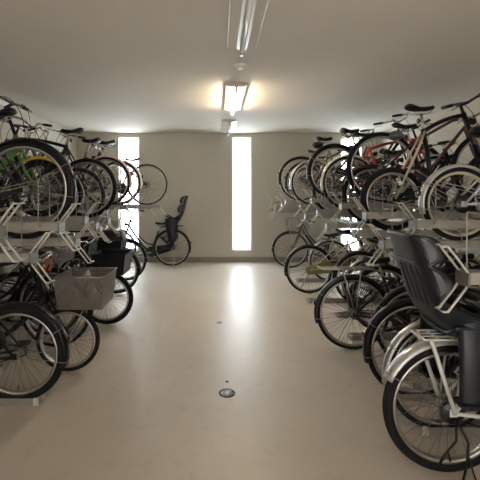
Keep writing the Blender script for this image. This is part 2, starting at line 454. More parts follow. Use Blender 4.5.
def child_seat(parent, x, z, m='seat_plastic', pad='pad_fabric', s=1.0, hh=0.56):
    """rear child seat; x = back of the seat at pan level, z = top of the carrier"""
    hw = 0.152 * s; Hh = hh * s
    def xb(t): return x - 0.02 - 0.17 * s * t + 0.06 * s * max(0, 0.18 - t) / 0.18
    def wing(t):
        if t > 0.70: return 0.115 * s * (max(0.0, sin((t - 0.70) / 0.30 * pi)) ** 0.5 * 0.85 + 0.06)
        if t > 0.38: return 0.105 * s * (max(0.0, sin((t - 0.38) / 0.32 * pi)) ** 0.6 * 0.80 + 0.08)
        return 0.012 * s + 0.255 * s * min(1, (1 - t / 0.38) * 1.15) ** 1.15
    def wid(t): return hw * (0.90 + 0.10 * min(1, t * 3)) * (1 - 0.12 * max(0, (t - 0.9) / 0.1))
    def shell(u, v):
        a = (v * 2 - 1)
        if abs(a) < 0.5:
            y = a / 0.5 * 0.86; f = 0.10 * abs(y) ** 3
        else:
            k = (abs(a) - 0.5) / 0.5
            y = (0.86 + 0.14 * sin(k * pi / 2)) * (1 if a > 0 else -1); f = 0.10 + 0.90 * k
        return (xb(u) + wing(u) * f * 1.0, y * wid(u), z + 0.03 + Hh * u)
    o = MB().grid(shell, 30, 24).build('child_seat', m, parent)
    md = o.modifiers.new('thick', 'SOLIDIFY'); md.thickness = 0.022; md.offset = 1
    # head and back cushion
    def cush(t0, t1):
        def fn(u, v):
            t = t0 + (t1 - t0) * u; y = (v * 2 - 1) * 0.72
            e = min(1, u / 0.12, (1 - u) / 0.12); e2 = min(1, v / 0.12, (1 - v) / 0.12)
            return (xb(t) + 0.012 + 0.022 * sqrt(max(0, e * e2)) + 0.02 * abs(y) ** 3, y * wid(t), z + 0.03 + Hh * t)
        return fn
    MB().grid(cush(0.72, 0.97), 10, 10).build('head_cushion', pad, o)
    MB().grid(cush(0.12, 0.68), 14, 10).build('back_cushion', pad, o)
    # padded inner faces of the side wings, seen beside the shell
    for sg in (-1, 1):
        for (t0, t1) in ((0.72, 0.98), (0.41, 0.68)):
            def wfn(u, v, sg=sg, t0=t0, t1=t1):
                t = t0 + (t1 - t0) * u
                e = sqrt(max(0, min(1, u / 0.2, (1 - u) / 0.2))) 
                f = 0.18 + 0.80 * v
                return (xb(t) + wing(t) * f * (0.9 + 0.08 * e), sg * wid(t) * (1.075 + 0.03 * e * sin(pi * v)), z + 0.03 + Hh * t)
            MB().grid(wfn, 12, 6).build('wing_pad', pad, o)
    # strap around the back between head rest and body
    st = MB()
    pts = [(xb(0.70) - 0.024 + (0.05 if abs(k) == 4 else 0), k / 4 * hw * 1.10, z + 0.03 + Hh * 0.70) for k in range(-4, 5)]
    st.tube(pts, 0.006, 5); st.build('strap', 'black_vinyl', o)
    gr = MB()
    for k in (-0.5, -0.17, 0.17, 0.5):
        gr.tube([(xb(t) - 0.024, k * hw, z + 0.03 + Hh * t) for t in (0.10, 0.3, 0.5, 0.66)], 0.005, 5)
    gr.build('back_rib', m, o)
    # seat pan
    def pan(u, v):
        xx = x - 0.01 + 0.22 * s * u; y = v * 2 - 1
        lip = 0.06 * s * abs(y) ** 4
        return (xx, y * hw * (1.0 + 0.06 * u), z + 0.035 + lip - 0.03 * s * u * u)
    p = MB().grid(pan, 12, 14).build('seat_pan', m, o); md = p.modifiers.new('thick', 'SOLIDIFY'); md.thickness = 0.02
    # leg guards with foot rests
    for sg in (-1, 1):
        g = MB(); Y = sg * hw * 1.02
        def leg(u, v, Y=Y, sg=sg):
            zz = z + 0.15 - 0.44 * s * u
            cx = x + 0.125 * s - 0.05 * s * u; wv = (0.115 - 0.045 * u) * s * (0.80 + 0.20 * min(1, u / 0.2))
            a = v * 2 - 1
            return (cx + a * wv, Y + sg * (0.024 * (1 - a * a) + 0.012 - 0.03 * (1 - u) ** 3), zz)
        lo = MB().grid(leg, 12, 8).build('leg_guard', m, o); md = lo.modifiers.new('thick', 'SOLIDIFY'); md.thickness = 0.014
        fr = MB().box(x + 0.01 * s, x + 0.17 * s, Y - 0.045, Y + 0.045, z - 0.29 * s, z - 0.27 * s); fr.build('foot_rest', m, lo)
    # grab bar in front
    gb = MB().tube([(x + 0.10 * s, -hw, z + 0.13 * s), (x + 0.22 * s, -hw * 0.9, z + 0.20 * s), (x + 0.25 * s, 0, z + 0.21 * s), (x + 0.22 * s, hw * 0.9, z + 0.20 * s), (x + 0.10 * s, hw, z + 0.13 * s)], 0.013, 8)
    gb.build('grab_bar', 'black_plastic', o)
    return o

def bicycle(label, X, Y, Z, face, end='rear', kind='city', r=0.335, W=1.06, tw=0.036, col='silver_paint', fend='alloy', rim='alloy',
            sh=0.88, hz=1.0, bar='city', sad='black_vinyl', basket=None, rack=False, seat=False, guard=None, dress=False, stand='side',
            light=True, fine=True, drum=False, spk='spoke_steel', lean=0.0, steer=0.0, group=None, reflect=True, battery=False, bag=None, tire='rubber', blunt=0.0, grip='black_plastic', cords=False, fa=195, bbx=None, bbz=None, sang=70, cl=None, ht=None, stay=None, bw=1.0, seat_x=-0.05, rl=0.30, rz=0.075, hh=0.56):
    """face = +1 looks to +X, -1 to -X; (X,Y,Z) = foot of the wheel at the aisle end"""
    xo = X if end == 'rear' else X - face * W
    root = empty('bicycle', (xo, Y, Z), 0 if face > 0 else pi)
    root.rotation_euler = (lean, 0, 0 if face > 0 else pi)
    tag(root, label, 'bicycle', group)
    hb = 0.27 if r > 0.3 else r - 0.02 + 0.03
    bb = Vector((bbx or (0.42 if W > 0.95 else 0.36), 0, bbz or min(hb, 0.28)))
    ca, sa = cos(radians(70)), sin(radians(70))
    ct = 1 / tan(radians(sang))
    def seat_at(z): return Vector((bb.x - (z - bb.z) * ct, 0, z))
    def steer_at(z): return Vector((W - 0.045 - (z - r) * ca / sa, 0, z))
    wheel(root, 0, r, tw, rim, spk, fine, drum=drum, tire=tire)
    wheel(root, W, r, tw, rim, spk, fine, tire=tire)
    t1 = 0.016 if kind != 'mtb' else 0.020
    zc = 2 * r + 0.045
    ht0 = zc + 0.03; ht1 = ht or max(ht0 + 0.10, min(hz - 0.14, ht0 + (0.10 if kind == 'mini' else 0.2)))
    zst = cl or max(bb.z + 0.25, sh - 0.17)
    f = MB()
    H0, H1 = steer_at(ht0), steer_at(ht1)
    f.tube([steer_at(ht0 - 0.02), steer_at(ht1 + 0.02)], 0.021, 10)
    f.tube([bb, seat_at(zst)], t1, 8)
    f.lathe([(0, -0.036), (0.022, -0.036), (0.022, 0.036), (0, 0.036)], 12, 'y', c=bb)
    rj = None
    if kind in ('diamond', 'mtb'):
        top = zst - 0.02
        if kind == 'mtb':
            f.tube(bez(H1, (H1 + seat_at(top)) / 2 + Vector((0, 0, 0.05)), seat_at(top)), t1 * 0.9, 8)
            f.tube(bez(H0 + Vector((0, 0, 0.02)), (H0 + bb) / 2 + Vector((0.04, 0, 0.02)), bb), t1 * 1.3, 8)
        else:
            f.tube([H1, seat_at(top)], t1 * 0.9, 8); f.tube([H0, bb], t1 * 1.05, 8)
        rj = seat_at(top)
    elif kind == 'mixte':
        f.tube([H1, seat_at(bb.z + 0.17)], t1 * 0.9, 8); f.tube([H0, bb], t1 * 1.05, 8)
        rj = seat_at(zst - 0.03)
    elif kind == 'mini':
        f.tube(bez(H0 + Vector((0, 0, 0.05)), Vector((W * 0.6, 0, bb.z + 0.12)), bb + Vector((0, 0, 0.06))), 0.028, 10)
        rj = seat_at(bb.z + 0.24)
    else:   # step-through
        lo = Vector((bb.x + 0.14, 0, bb.z + 0.05))
        f.tube(bez(H0 + Vector((0, 0, 0.02)), lo, bb, 12), 0.020, 10)
        lo2 = Vector((bb.x + 0.20, 0, bb.z + 0.13))
        f.tube(bez(H1, lo2, seat_at(bb.z + 0.15), 12), 0.014, 8)
        rj = seat_at(zst - 0.05)
    ss = MB()
    for s in (-1, 1):
        ss.tube([rj + Vector((0, s * 0.018, 0)), rj * 0.75 + Vector((0, s * 0.05, r * 0.25)), (0, s * 0.062, r)], 0.0085 if not stay else 0.0105, 6)
        f.tube([(bb.x, s * 0.02, bb.z), (bb.x * 0.7, s * 0.05, bb.z + (r - bb.z) * 0.3), (0, s * 0.062, r)], 0.010, 6)
        f.box(-0.022, 0.018, s * 0.058 - 0.003, s * 0.058 + 0.003, r - 0.02, r + 0.02)
    fr_ = f.build('frame', col, root)
    ss.build('seat_stays', stay or col, fr_)
    # fork
    k = MB(); cr = steer_at(zc)
    for s in (-1, 1):
        k.tube([cr + Vector((0, s * 0.012, 0.0)), cr + Vector((0.004, s * 0.05, -0.02)), steer_at(r + 0.14) + Vector((0, s * 0.055, 0)), Vector((W, s * 0.058, r))], [0.013, 0.013, 0.011, 0.008], 7)
    k.tube([steer_at(zc - 0.005), steer_at(ht0)], 0.017, 8)
    k.build('fork', col if kind in ('mtb', 'diamond') else 'alloy' if fend == 'alloy' else col, root)
    # seat post, saddle
    MB().tube([seat_at(zst - 0.03), seat_at(sh - 0.055)], 0.0125, 8).build('seat_post', 'alloy', root)
    sx = seat_at(sh).x
    saddle(root, sx, sh, sad, wide=kind not in ('mtb', 'diamond'))
    # stem and handlebar
    tp = steer_at(hz)
    if bar == 'city':
        MB().tube([steer_at(ht1), steer_at(hz - 0.02), tp + Vector((0.05, 0, 0.0))], 0.012, 8).build('stem', 'chrome', root)
        c0 = tp + Vector((0.05, 0, 0)); h = MB()
        pts = []
        for s in (-1, 1):
            side = bez(c0 + Vector((0, 0, 0)), c0 + Vector((0.06, s * 0.14 * bw, 0.05)), c0 + Vector((-0.02, s * 0.25 * bw, 0.05)), 6) + [c0 + Vector((-0.20, s * 0.275 * bw, 0.02))]
            h.tube(side, 0.011, 8); pts.append(side)
        hbar = h.build('handlebar', 'chrome', root)
        for s, side in zip((-1, 1), pts):
            e = side[-1]; d = (side[-1] - side[-2]).normalized()
            MB().tube([e - d * 0.11, e - d * 0.06, e + d * 0.012], [0.015, 0.0165, 0.015], 8).build('grip', grip, hbar)
            MB().tube([e - d * 0.14 + Vector((0, 0, -0.012)), e - d * 0.09 + Vector((0.0, s * 0.02, -0.035)), e - d * 0.01 + Vector((0, s * 0.02, -0.04))], 0.005, 5).build('brake_lever', 'alloy', hbar)
        be = MB(); be.ball(c0 + Vector((-0.0, 0.16 * bw, 0.055)), 0.026, 0.026, 0.02); be.build('bell', 'chrome', hbar)
    else:
        MB().tube([steer_at(ht1), steer_at(hz - 0.015), tp + Vector((0.07, 0, 0.015))], 0.015, 8).build('stem', 'black_paint' if kind in ('mtb', 'mini') else 'alloy', root)
        c0 = tp + Vector((0.07, 0, 0.015)); h = MB()
        h.tube([c0 + Vector((-0.035, -0.29 * bw, 0.02)), c0 + Vector((-0.01, -0.12 * bw, 0.015)), c0, c0 + Vector((-0.01, 0.12 * bw, 0.015)), c0 + Vector((-0.035, 0.29 * bw, 0.02))], 0.012, 8)
        hbar = h.build('handlebar', 'black_paint' if kind in ('mtb', 'mini') else 'alloy', root)
        for s in (-1, 1):
            e = c0 + Vector((-0.035, s * 0.29 * bw, 0.02)); d = Vector((-0.12, s, 0.03)).normalized()
            MB().tube([e - d * 0.12, e + d * 0.012], 0.0165, 8).build('grip', grip, hbar)
            MB().tube([e - d * 0.15, e - d * 0.13 + Vector((0.04, 0, -0.015)), e - d * 0.03 + Vector((0.055, 0, -0.03))], 0.0055, 5).build('brake_lever', 'dark_steel', hbar)
    cb = MB(); c1 = steer_at(ht1)
    for s in (-1, 1):
        cb.tube(bez(c0 + Vector((0.0, s * 0.13, 0.03)), c0 + Vector((0.15, s * 0.06, -0.02)), steer_at(zc) + Vector((0.04, s * 0.02, 0.0)), 8), 0.003, 4)
    cb.build('brake_cable', 'black_plastic', root)
    # crank set, chain, guard
    ck = MB(); ang = radians(random.uniform(-40, 60))
    for s in (-1, 1):
        e = bb + Vector((s * 0.165 * cos(ang), s * 0.075, s * 0.165 * sin(ang)))
        ck.tube([bb + Vector((0, s * 0.06, 0)), e], 0.009, 6)
    ck.tube([bb + Vector((0, -0.07, 0)), bb + Vector((0, 0.07, 0))], 0.011, 8)
    cko = ck.build('crank', 'alloy', root)
    for s in (-1, 1):
        e = bb + Vector((s * 0.165 * cos(ang), s * 0.075, s * 0.165 * sin(ang)))
        MB().box(e.x - 0.045, e.x + 0.045, e.y + min(0, s * 0.09), e.y + max(0, s * 0.09), e.z - 0.012, e.z + 0.012).build('pedal', 'black_plastic', cko)
    MB().lathe([(0.0, -0.047), (0.085, -0.047), (0.088, -0.045), (0.085, -0.043), (0.0, -0.043)], 28, 'y', c=bb).build('chainring', 'dark_steel', root)
    ch = MB()
    th = math.atan2(bb.z - r, bb.x)
    def off(c, R, a): return (c[0] + R * cos(a), -0.045, c[1] + R * sin(a))
    pts = [off((bb.x, bb.z), 0.086, th + pi / 2 - pi * i / 10) for i in range(11)] + [off((0, r), 0.04, th - pi / 2 - pi * i / 8) for i in range(9)]
    ch.tube(pts, 0.005, 4, closed=True); ch.build('chain', 'dark_steel', root)
    if guard:
        R1, R2 = 0.105, 0.06; out = []
        for i in range(15): a = th + pi / 2 + 0.1 - (pi + 0.2) * i / 14; out.append((bb.x + R1 * cos(a), bb.z + R1 * sin(a)))
        for i in range(11): a = th - pi / 2 - pi * i / 10; out.append((R2 * cos(a), r + R2 * sin(a)))
        g = MB().plate(out, -0.062, -0.056)
        go = g.build('chain_guard', guard, root)
        MB().lathe([(0, -0.0645), (0.03, -0.0645), (0.032, -0.0625), (0, -0.062)], 16, 'y', c=bb).build('guard_cap', 'black_plastic', go)
    # fenders
    if fend:
        fender(root, 0, r, 35, fa, tw + 0.022, fend, stay_at=(150, fa - 7) if fa > 170 else (150,))
        fender(root, W, r, -5, 118, tw + 0.022, fend, stay_at=(8, 40), mudflap=False)
    if reflect:
        a = radians(165); R = r + 0.035
        zx, zz = (R * cos(a), r + R * sin(a)) if fend else (seat_at(sh - 0.12).x - 0.03, sh - 0.12)
        MB().lathe([(0, -0.006), (0.022, -0.006), (0.024, 0.0), (0.022, 0.008), (0, 0.008)], 14, 'x', c=(zx, 0, zz)).build('reflector', 'red_lens', root)
    if rack:
        zr = 2 * r + rz; q = MB()
        x0, x1 = -rl, 0.14
        for y in (-0.065, 0.065): q.tube([(x1 + 0.04, y * 0.4, zr), (x1, y, zr), (x0, y, zr), (x0 - 0.02, y * 0.6, zr + 0.01)], 0.006, 6)
        for y in (-0.02, 0.02): q.tube([(x1, y, zr), (x0, y, zr)], 0.0045, 5)
        for xx in (x0, x0 + rl * 0.5, 0.0, x1): q.tube([(xx, -0.065, zr), (xx, 0.065, zr)], 0.0055, 5)
        q.tube([(x0 - 0.02, -0.04, zr + 0.01), (x0 - 0.02, 0.04, zr + 0.01)], 0.006, 5)
        for s in (-1, 1):
            q.tube([(0, s * 0.066, r), (-0.12, s * 0.068, zr)], 0.006 if rack != 'white_paint' else 0.011, 7); q.tube([(0, s * 0.066, r), (0.05, s * 0.068, zr)], 0.006, 6)
            q.tube([(x1, s * 0.03, zr), (seat_at(zr).x, s * 0.02, zr - 0.03)], 0.006, 6)
        q.build('carrier', 'alloy' if rack is True else rack, root)
    if dress:
        q = MB()
        for s in (-1, 1):
            for i in range(17):
                a = radians(38 + 72 * i / 16)
                q.tube([(0.03 * cos(a), s * 0.05, r + 0.03 * sin(a)), ((r + 0.005) * cos(a), s * (tw / 2 + 0.014), r + (r + 0.005) * sin(a))], 0.0022, 4, caps=False)
            for R in (0.45, 0.72, 0.92):
                q.tube([(r * R * cos(radians(38 + 72 * i / 10)), s * (0.05 + (tw / 2 + 0.014 - 0.05) * R), r + r * R * sin(radians(38 + 72 * i / 10))) for i in range(11)], 0.002, 4)
        q.build('dress_guard', 'black_plastic', root)
    if stand == 'side':
        MB().tube([(0.02, 0.07, r - 0.02), (-0.05, 0.13, 0.12), (-0.09, 0.17, 0.012), (-0.13, 0.175, 0.005)], 0.008, 6).build('kickstand', 'alloy', root)
    elif stand == 'double':
        q = MB()
        for s in (-1, 1):
            q.tube([(0.0, s * 0.07, r), (-0.03, s * 0.10, r * 0.5), (-0.045, s * 0.14, 0.012), (-0.10, s * 0.145, 0.006)], 0.009, 6)
        q.tube([(-0.042, -0.135, 0.03), (-0.042, 0.135, 0.03)], 0.007, 6)
        q.build('kickstand', 'alloy', root)
    if light:
        lx = steer_at(zc + 0.06) + Vector((0.075, 0, 0))
        lo = MB().lathe([(0, -0.05), (0.02, -0.05), (0.032, -0.01), (0.034, 0.012), (0, 0.012)], 14, 'x', c=lx).build('headlight', 'black_plastic', root)
        MB().lathe([(0.030, 0.010), (0.024, 0.018), (0, 0.021)], 14, 'x', c=lx).build('lens', 'clear_lens', lo)
    if basket:
        bk = dict(basket); dx = bk.pop('dx', 0.2); zz = bk.pop('z', zc + 0.10); cover = bk.pop('cover', None)
        bx = steer_at(zz).x + dx
        bo = wire_basket(root, (bx, 0, zz), **bk)
        MB().tube([(W, -0.062, r), (bx + 0.02, -0.09, zz), (bx + 0.02, 0.09, zz), (W, 0.062, r)], 0.0045, 5).build('basket_stay', 'steel_wire', bo)
        if cover:
            Lx, Ly, H = bk['Lx'], bk['Ly'], bk['H']
            def dome(u, v):
                a = v * 2 * pi; t = u * pi / 2; e = 2.6
                ca_, sa_ = cos(a), sin(a)
                g = 1 / max(0.2, (abs(ca_) ** e + abs(sa_) ** e) ** (1 / e))
                return (bx + Lx * 0.53 * g * ca_ * cos(t) ** 0.6, Ly * 0.53 * g * sa_ * cos(t) ** 0.6, zz + H - 0.01 + 0.15 * sin(t))
            MB().grid(dome, 8, 24).build('basket_cover', cover, bo)
    if seat: child_seat(root, seat_x, 2 * r + rz + 0.012, s=1.0 if seat is True else seat, hh=hh)
    if battery:
        p = seat_at(bb.z + 0.10); q_ = seat_at(bb.z + 0.42)
        MB().plate([(p.x - 0.03, p.z), (p.x - 0.11, p.z), (q_.x - 0.11, q_.z), (q_.x - 0.03, q_.z)], -0.045, 0.045).build('battery', 'black_plastic', root)
    if bag:
        o = MB(); o.ball((sx - 0.09, 0, sh - 0.11), 0.085, 0.055, 0.05, 12, 8); o.build('saddle_bag', bag, root)
    if cords:
        q = MB(); a = Vector((0.0, -0.075, r - 0.02))
        q.tube([a, a + Vector((-0.02, -0.03, -0.09)), a + Vector((-0.08, -0.03, -0.16)), a + Vector((-0.10, -0.03, -0.20))], 0.006, 5)
        q.tube([a, a + Vector((0.04, -0.03, -0.10)), a + Vector((0.03, -0.035, -0.2)), a + Vector((0.0, -0.04, -(r - 0.03)))], 0.006, 5)
        q.tube([a + Vector((0.035, -0.032, -0.15)), a + Vector((0.06, -0.035, -0.24)), a + Vector((0.08, -0.04, -(r - 0.03)))], 0.005, 5)
        q.tube([a + Vector((-0.06, -0.03, -0.14)), a + Vector((-0.05, -0.03, -0.19))], 0.005, 5)
        q.build('tie_cord', 'black_vinyl', root)
    return root

def at(px, py, s): return ((px - VX) / s, F / s, CH - (py - VY) / s)
def bike(label, px, py, rp, s, face, floor=False, **kw):
    r = rp / s
    x, y, z = at(px, py + rp, s)
    if floor: z = kw.pop('zf', 0.004)
    return bicycle(label, x, y, z, face, r=r, **kw)

# ------------------------------------------------------------------ two-tier racks
def tray(x, y, z, face, label, L=1.70, hoop=True, hx=0.10):
    """sliding upper tray: local +x runs from its aisle end towards the wall"""
    t = empty('sliding_tray', (x, y, z), 0 if face > 0 else pi)
    tag(t, label, 'bike rack tray', 'sliding trays of the upper rack tier')
    c = MB()
    for s in (-1, 1):
        c.box(0, L, s * 0.036 - 0.003, s * 0.036 + 0.003, 0.0, 0.052)
        c.box(0, L, min(s * 0.024, s * 0.034), max(s * 0.024, s * 0.034), 0.0, 0.003)
    c.box(0, L, -0.034, 0.034, 0.038, 0.043)
    c.build('channel', 'rack_steel', t)
    b = MB().box(-0.012, 0.03, -0.045, 0.045, -0.012, -0.007).box(-0.014, -0.004, -0.045, 0.045, -0.012, 0.05); b.build('end_bracket', 'rack_dark', t)
    for dz, z0 in ((0.125, 0.04), (-0.125, 0.005)):
        h = MB(); yy = 0.032
        h.tube([(0.0, -yy, z0), (-0.095, -yy, z0 + dz), (-0.115, -yy, z0 + dz), (-0.115, yy, z0 + dz), (-0.095, yy, z0 + dz), (0.0, yy, z0)], 0.0055, 6)
        h.build('handle', 'rack_white', t)
    if z > 1.06:
        for Xw in (1.95, 2.84 if face < 0 else 3.28):
            q = min(L - 0.03, Xw - abs(x))
            MB().box(q - 0.015, q + 0.015, -0.034, 0.034, 1.036 - z, 0.039).build('riser', 'rack_steel', t)
    if hoop:
        for s in (-1, 1):
            h = MB(); yy = s * 0.076
            h.tube([(hx, s * 0.05, 0.03), (hx, yy, 0.05), (hx, yy, 0.31), (hx + 0.35, yy, 0.235), (hx + 0.42, yy, 0.05), (hx + 0.42, s * 0.05, 0.03)], 0.004, 5)
            h.build('wheel_guide', 'rack_steel', t)
    return t
def ptray(px, pytop, s, face, label, **kw):
    x, y, z = at(px, pytop, s)
    return tray(x, y, z - 0.052, face, label, **kw)

def rack_frame(side, y0, y1, label):
    t = empty('bike_rack', (0, 0, 0)); tag(t, label, 'bike rack')
    Xb = 2.89 if side < 0 else 3.33
    n = max(2, int((y1 - y0) / 1.25))
    for i in range(n + 1):
        yy = y0 + (y1 - y0) * i / n
        po = MB().box(side * Xb - 0.025, side * Xb + 0.025, yy - 0.02, yy + 0.02, 0.01, 0.985).build('post', 'rack_steel', t)
        MB().box(side * Xb - 0.04, side * Xb + 0.04, yy - 0.045, yy + 0.045, 0.0, 0.01).build('foot_plate', 'rack_dark', po)
        MB().box(min(side * 1.93, side * Xb), max(side * 1.93, side * Xb), yy - 0.02, yy + 0.02, 0.955, 0.985).build('bracket_arm', 'rack_steel', t)
    for X in (1.95, Xb):
        MB().box(side * X - 0.022, side * X + 0.022, y0 - 0.03, y1 + 0.03, 0.985, 1.035).build('beam', 'rack_steel', t)
    return t
rack_frame(-1, 1.75, 6.55, 'steel frame of the two tier rack along the left wall')
rack_frame(1, 1.5, 7.45, 'steel frame of the two tier rack along the right wall')

def ftray(x, y, face, label):
    t = empty('floor_tray', (x, y, 0), 0 if face > 0 else pi); tag(t, label, 'bike rack tray', 'floor trays of the lower rack tier')
    c = MB(); L = min(1.30, (2.85 if x < 0 else 3.2) - abs(x))
    for xx in (0.02, 0.5, L - 0.04): c.box(xx, xx + 0.03, -0.04, 0.04, 0.0, 0.004)
    for s in (-1, 1): c.box(0, L, s * 0.04 - 0.003, s * 0.04 + 0.003, 0.0, 0.045)
    c.build('channel', 'rack_steel', t)
    for s in (-1, 1): MB().box(-0.03, 0.002, s * 0.04 - 0.008, s * 0.04 + 0.008, 0.0, 0.048).build('end_cap', 'rack_white', t)
    h = MB()
    for s in (-1, 1): h.tube([(0.55, s * 0.045, 0.03), (0.55, s * 0.08, 0.07), (0.55, s * 0.08, 0.30), (0.80, s * 0.08, 0.27), (0.85, s * 0.08, 0.07), (0.85, s * 0.045, 0.03)], 0.006, 5)
    h.build('wheel_guide', 'rack_steel', t)

# ------------------------------------------------------------------ upper tier, left row
LU = []
ptray(-2, 226, 200, -1, 'nearest raised tray at the left edge of the picture, empty')
ptray(32, 252, 174, -1, 'empty low tray at far left, second from the near end')
ptray(60, 222, 160, -1, 'raised empty tray in front of the big black left wheel')
def upper(label, tlabel, px, py, rp, s, face, xend=1.22, **kw):
    kw.setdefault('stand', None)
    b = bike(label, px, py, rp, s, face, **kw)
    x, y, z = at(px, py + rp, s)
    X = xend if px > VX else -xend
    tray(X, y, z - 0.046, 1 if px > VX else -1, tlabel)
    return b
upper('black trekking bicycle with a large silver rimmed wheel, nearest in the upper left row', 'tray carrying the large black left bicycle', 24, 190, 49, 139, -1, xend=1.02,
      kind='diamond', W=1.08, tw=0.046, col='black_paint', fend='black_paint', sh=0.92, hz=1.05, bar='flat')
upper('small lime green and yellow bicycle behind the large black wheel at upper left', 'tray under the small green bicycle', 40, 188, 29, 121, 1, end='front', xend=1.1,
      kind='mini', W=0.86, tw=0.044, col='green_paint', fend='yellow_paint', rim='black_paint', sh=0.76, hz=0.92, bar='flat', guard='yellow_paint', spk='spoke_steel')
upper('silver city bicycle with chrome curved handlebar behind the green one at upper left', 'tray under the silver chrome barred bicycle', 55, 196, 27, 106, 1, end='front', xend=1.15,
      kind='city', W=0.98, tw=0.036, col='grey_paint', fend='dark_steel', sh=0.80, hz=0.90, bar='city')
upper('black bicycle with thick tyres and raised black saddle, middle of the upper left row', 'tray under the thick tyred bicycle of the upper left row', 87, 188, 30, 90, -1,
      kind='mtb', W=1.05, tw=0.052, col='black_paint', fend=None, sh=0.98, hz=1.02, bar='flat', fine=False)
upper('dark bicycle with dusty pink fenders in the upper left row', 'tray under the pink fendered bicycle', 106, 181.5, 24.5, 75, -1,
      kind='city', W=1.05, tw=0.036, col='brown_paint', fend='pink_paint', sh=0.89, hz=1.0, fine=False)
upper('white fendered bicycle next to the pink fendered one, upper left', 'tray under the white fendered left bicycle', 119, 183, 22, 67, -1,
      kind='city', W=1.05, tw=0.034, col='silver_paint', fend='white_paint', sh=0.95, hz=1.02, fine=False)
upper('farthest upper left bicycle, whole dark wheel with thin spokes before the wall', 'farthest tray of the upper left row in use', 147, 184.5, 20.5, 60.5, -1, xend=0.96,
      kind='diamond', W=1.02, tw=0.030, col='dark_steel', fend=None, sh=0.76, hz=0.92, bar='flat', fine=False)
ptray(150, 206, 57, -1, 'last empty tray at the far end of the left rack')

upper('dark bicycle deep in the upper left row behind the chrome barred one', 'tray under the deep set dark bicycle, upper left', 36, 195, 31, 97, -1,
      kind='mtb', W=1.02, tw=0.045, col='dark_steel', fend='black_paint', sh=0.88, hz=0.96, bw=0.6, bar='flat')
upper('maroon bicycle set deep behind the thick tyred one, upper left', 'tray under the deep set maroon bicycle, upper left', 78, 195, 26, 82, -1,
      kind='city', W=1.02, tw=0.036, col='plum_paint', fend='dark_steel', sh=0.84, hz=0.92, bw=0.6, fine=False)

# ------------------------------------------------------------------ upper tier, right row
ptray(465, 271, 225, 1, 'low empty tray at the right edge beside the child seat', hx=0.06)
ptray(414, 220, 150, 1, 'raised empty tray in front of the small silver rimmed wheel')
ptray(366, 212, 125, 1, 'raised empty tray between the two nearest upper right bicycles')
upper('small wheeled silver bicycle with grey fender at the right edge, upper row', 'tray under the small wheeled silver bicycle', 459, 204, 37, 140, 1, xend=1.18,
      kind='city', W=0.98, tw=0.040, col='silver_paint', fend='silver_paint', rim='cream_paint', sh=0.80, hz=1.0, drum=True)
upper('black curved top tube bicycle with thick tyres and high saddle, upper right', 'tray under the high saddled black bicycle', 392, 199, 32, 117, 1, xend=1.17,
      kind='mtb', W=0.92, tw=0.056, col='black_paint', fend=None, sh=1.06, hz=1.085, bar='flat', bbx=0.36, sang=81, cl=0.87, ht=0.99, stay='cream_paint')
upper('plum framed bicycle with a grey bag under its saddle, right of the red one', 'tray under the plum mountain bicycle', 382, 168, 36, 99, 1, xend=1.25,
      kind='diamond', W=1.06, tw=0.050, col='plum_paint', fend=None, sh=0.80, hz=0.86, bar='flat', sad='black_vinyl', bag='grey_vinyl')
upper('red framed bicycle with white fenders in the upper right row', 'tray under the red bicycle', 349, 183, 27, 82, 1,
      kind='mtb', W=1.06, tw=0.038, col='red_paint', fend='white_paint', sh=0.93, hz=1.0, bar='flat', fine=False)
upper('black bicycle with black fenders just beyond the red one, upper right', 'tray under the black fendered bicycle beyond the red one', 335, 172, 27, 77, 1,
      kind='city', W=1.06, tw=0.044, col='black_paint', fend='black_paint', sh=0.90, hz=1.0, fine=False, basket=None)
upper('brown bicycle with round reflector below its saddle, upper right', 'tray under the brown bicycle', 313, 183, 22, 68, 1,
      kind='city', W=1.05, tw=0.034, col='brown_paint', fend='alloy', rim='alloy', sh=0.99, hz=1.02, fine=False, sad='black_vinyl', bag='black_vinyl')
upper('slim dark bicycle third from the far end, upper right', 'tray under the slim dark right bicycle', 301, 179, 21.5, 62, 1, xend=1.1,
      kind='diamond', W=1.04, tw=0.032, col='dark_steel', fend='black_paint', sh=0.80, hz=0.86, bw=0.6, bar='flat', fine=False)
upper('blue bicycle second from the far end, upper right', 'tray under the blue bicycle', 306, 183, 20.5, 58.5, 1, xend=1.1,
      kind='diamond', W=1.04, tw=0.032, col='blue_paint', fend='dark_steel', sh=0.80, hz=0.94, bw=0.6, bar='flat', fine=False)
upper('farthest upper right bicycle, half hidden by the blue one', 'tray under the farthest upper right bicycle', 309, 187, 19, 54, 1, xend=1.08,
      kind='city', W=1.04, tw=0.032, col='grey_paint', fend='dark_steel', sh=0.84, hz=1.03, bw=0.6, fine=False)
upper('dark bicycle set deep between the plum and red bicycles, upper right', 'tray under the deep set dark bicycle, upper right', 372, 195, 29, 89.5, 1,
      kind='city', W=1.04, tw=0.040, col='black_paint', fend='black_paint', sh=0.82, hz=0.86, bw=0.6, fine=False)
upper('low black bicycle between the brown one and the black fendered one, upper right', 'tray under the low black bicycle, upper right', 336, 191, 23.5, 72, 1,
      kind='mtb', W=1.04, tw=0.045, col='black_paint', fend=None, sh=0.80, hz=0.84, bw=0.6, bar='flat', fine=False)
ptray(276, 210, 52.5, 1, 'low empty tray just before the last raised one, right rack')
ptray(272, 201, 51, 1, 'raised empty tray near the end wall, right rack')
ptray(272, 208, 49.6, 1, 'last low empty tray against the end wall, right rack')

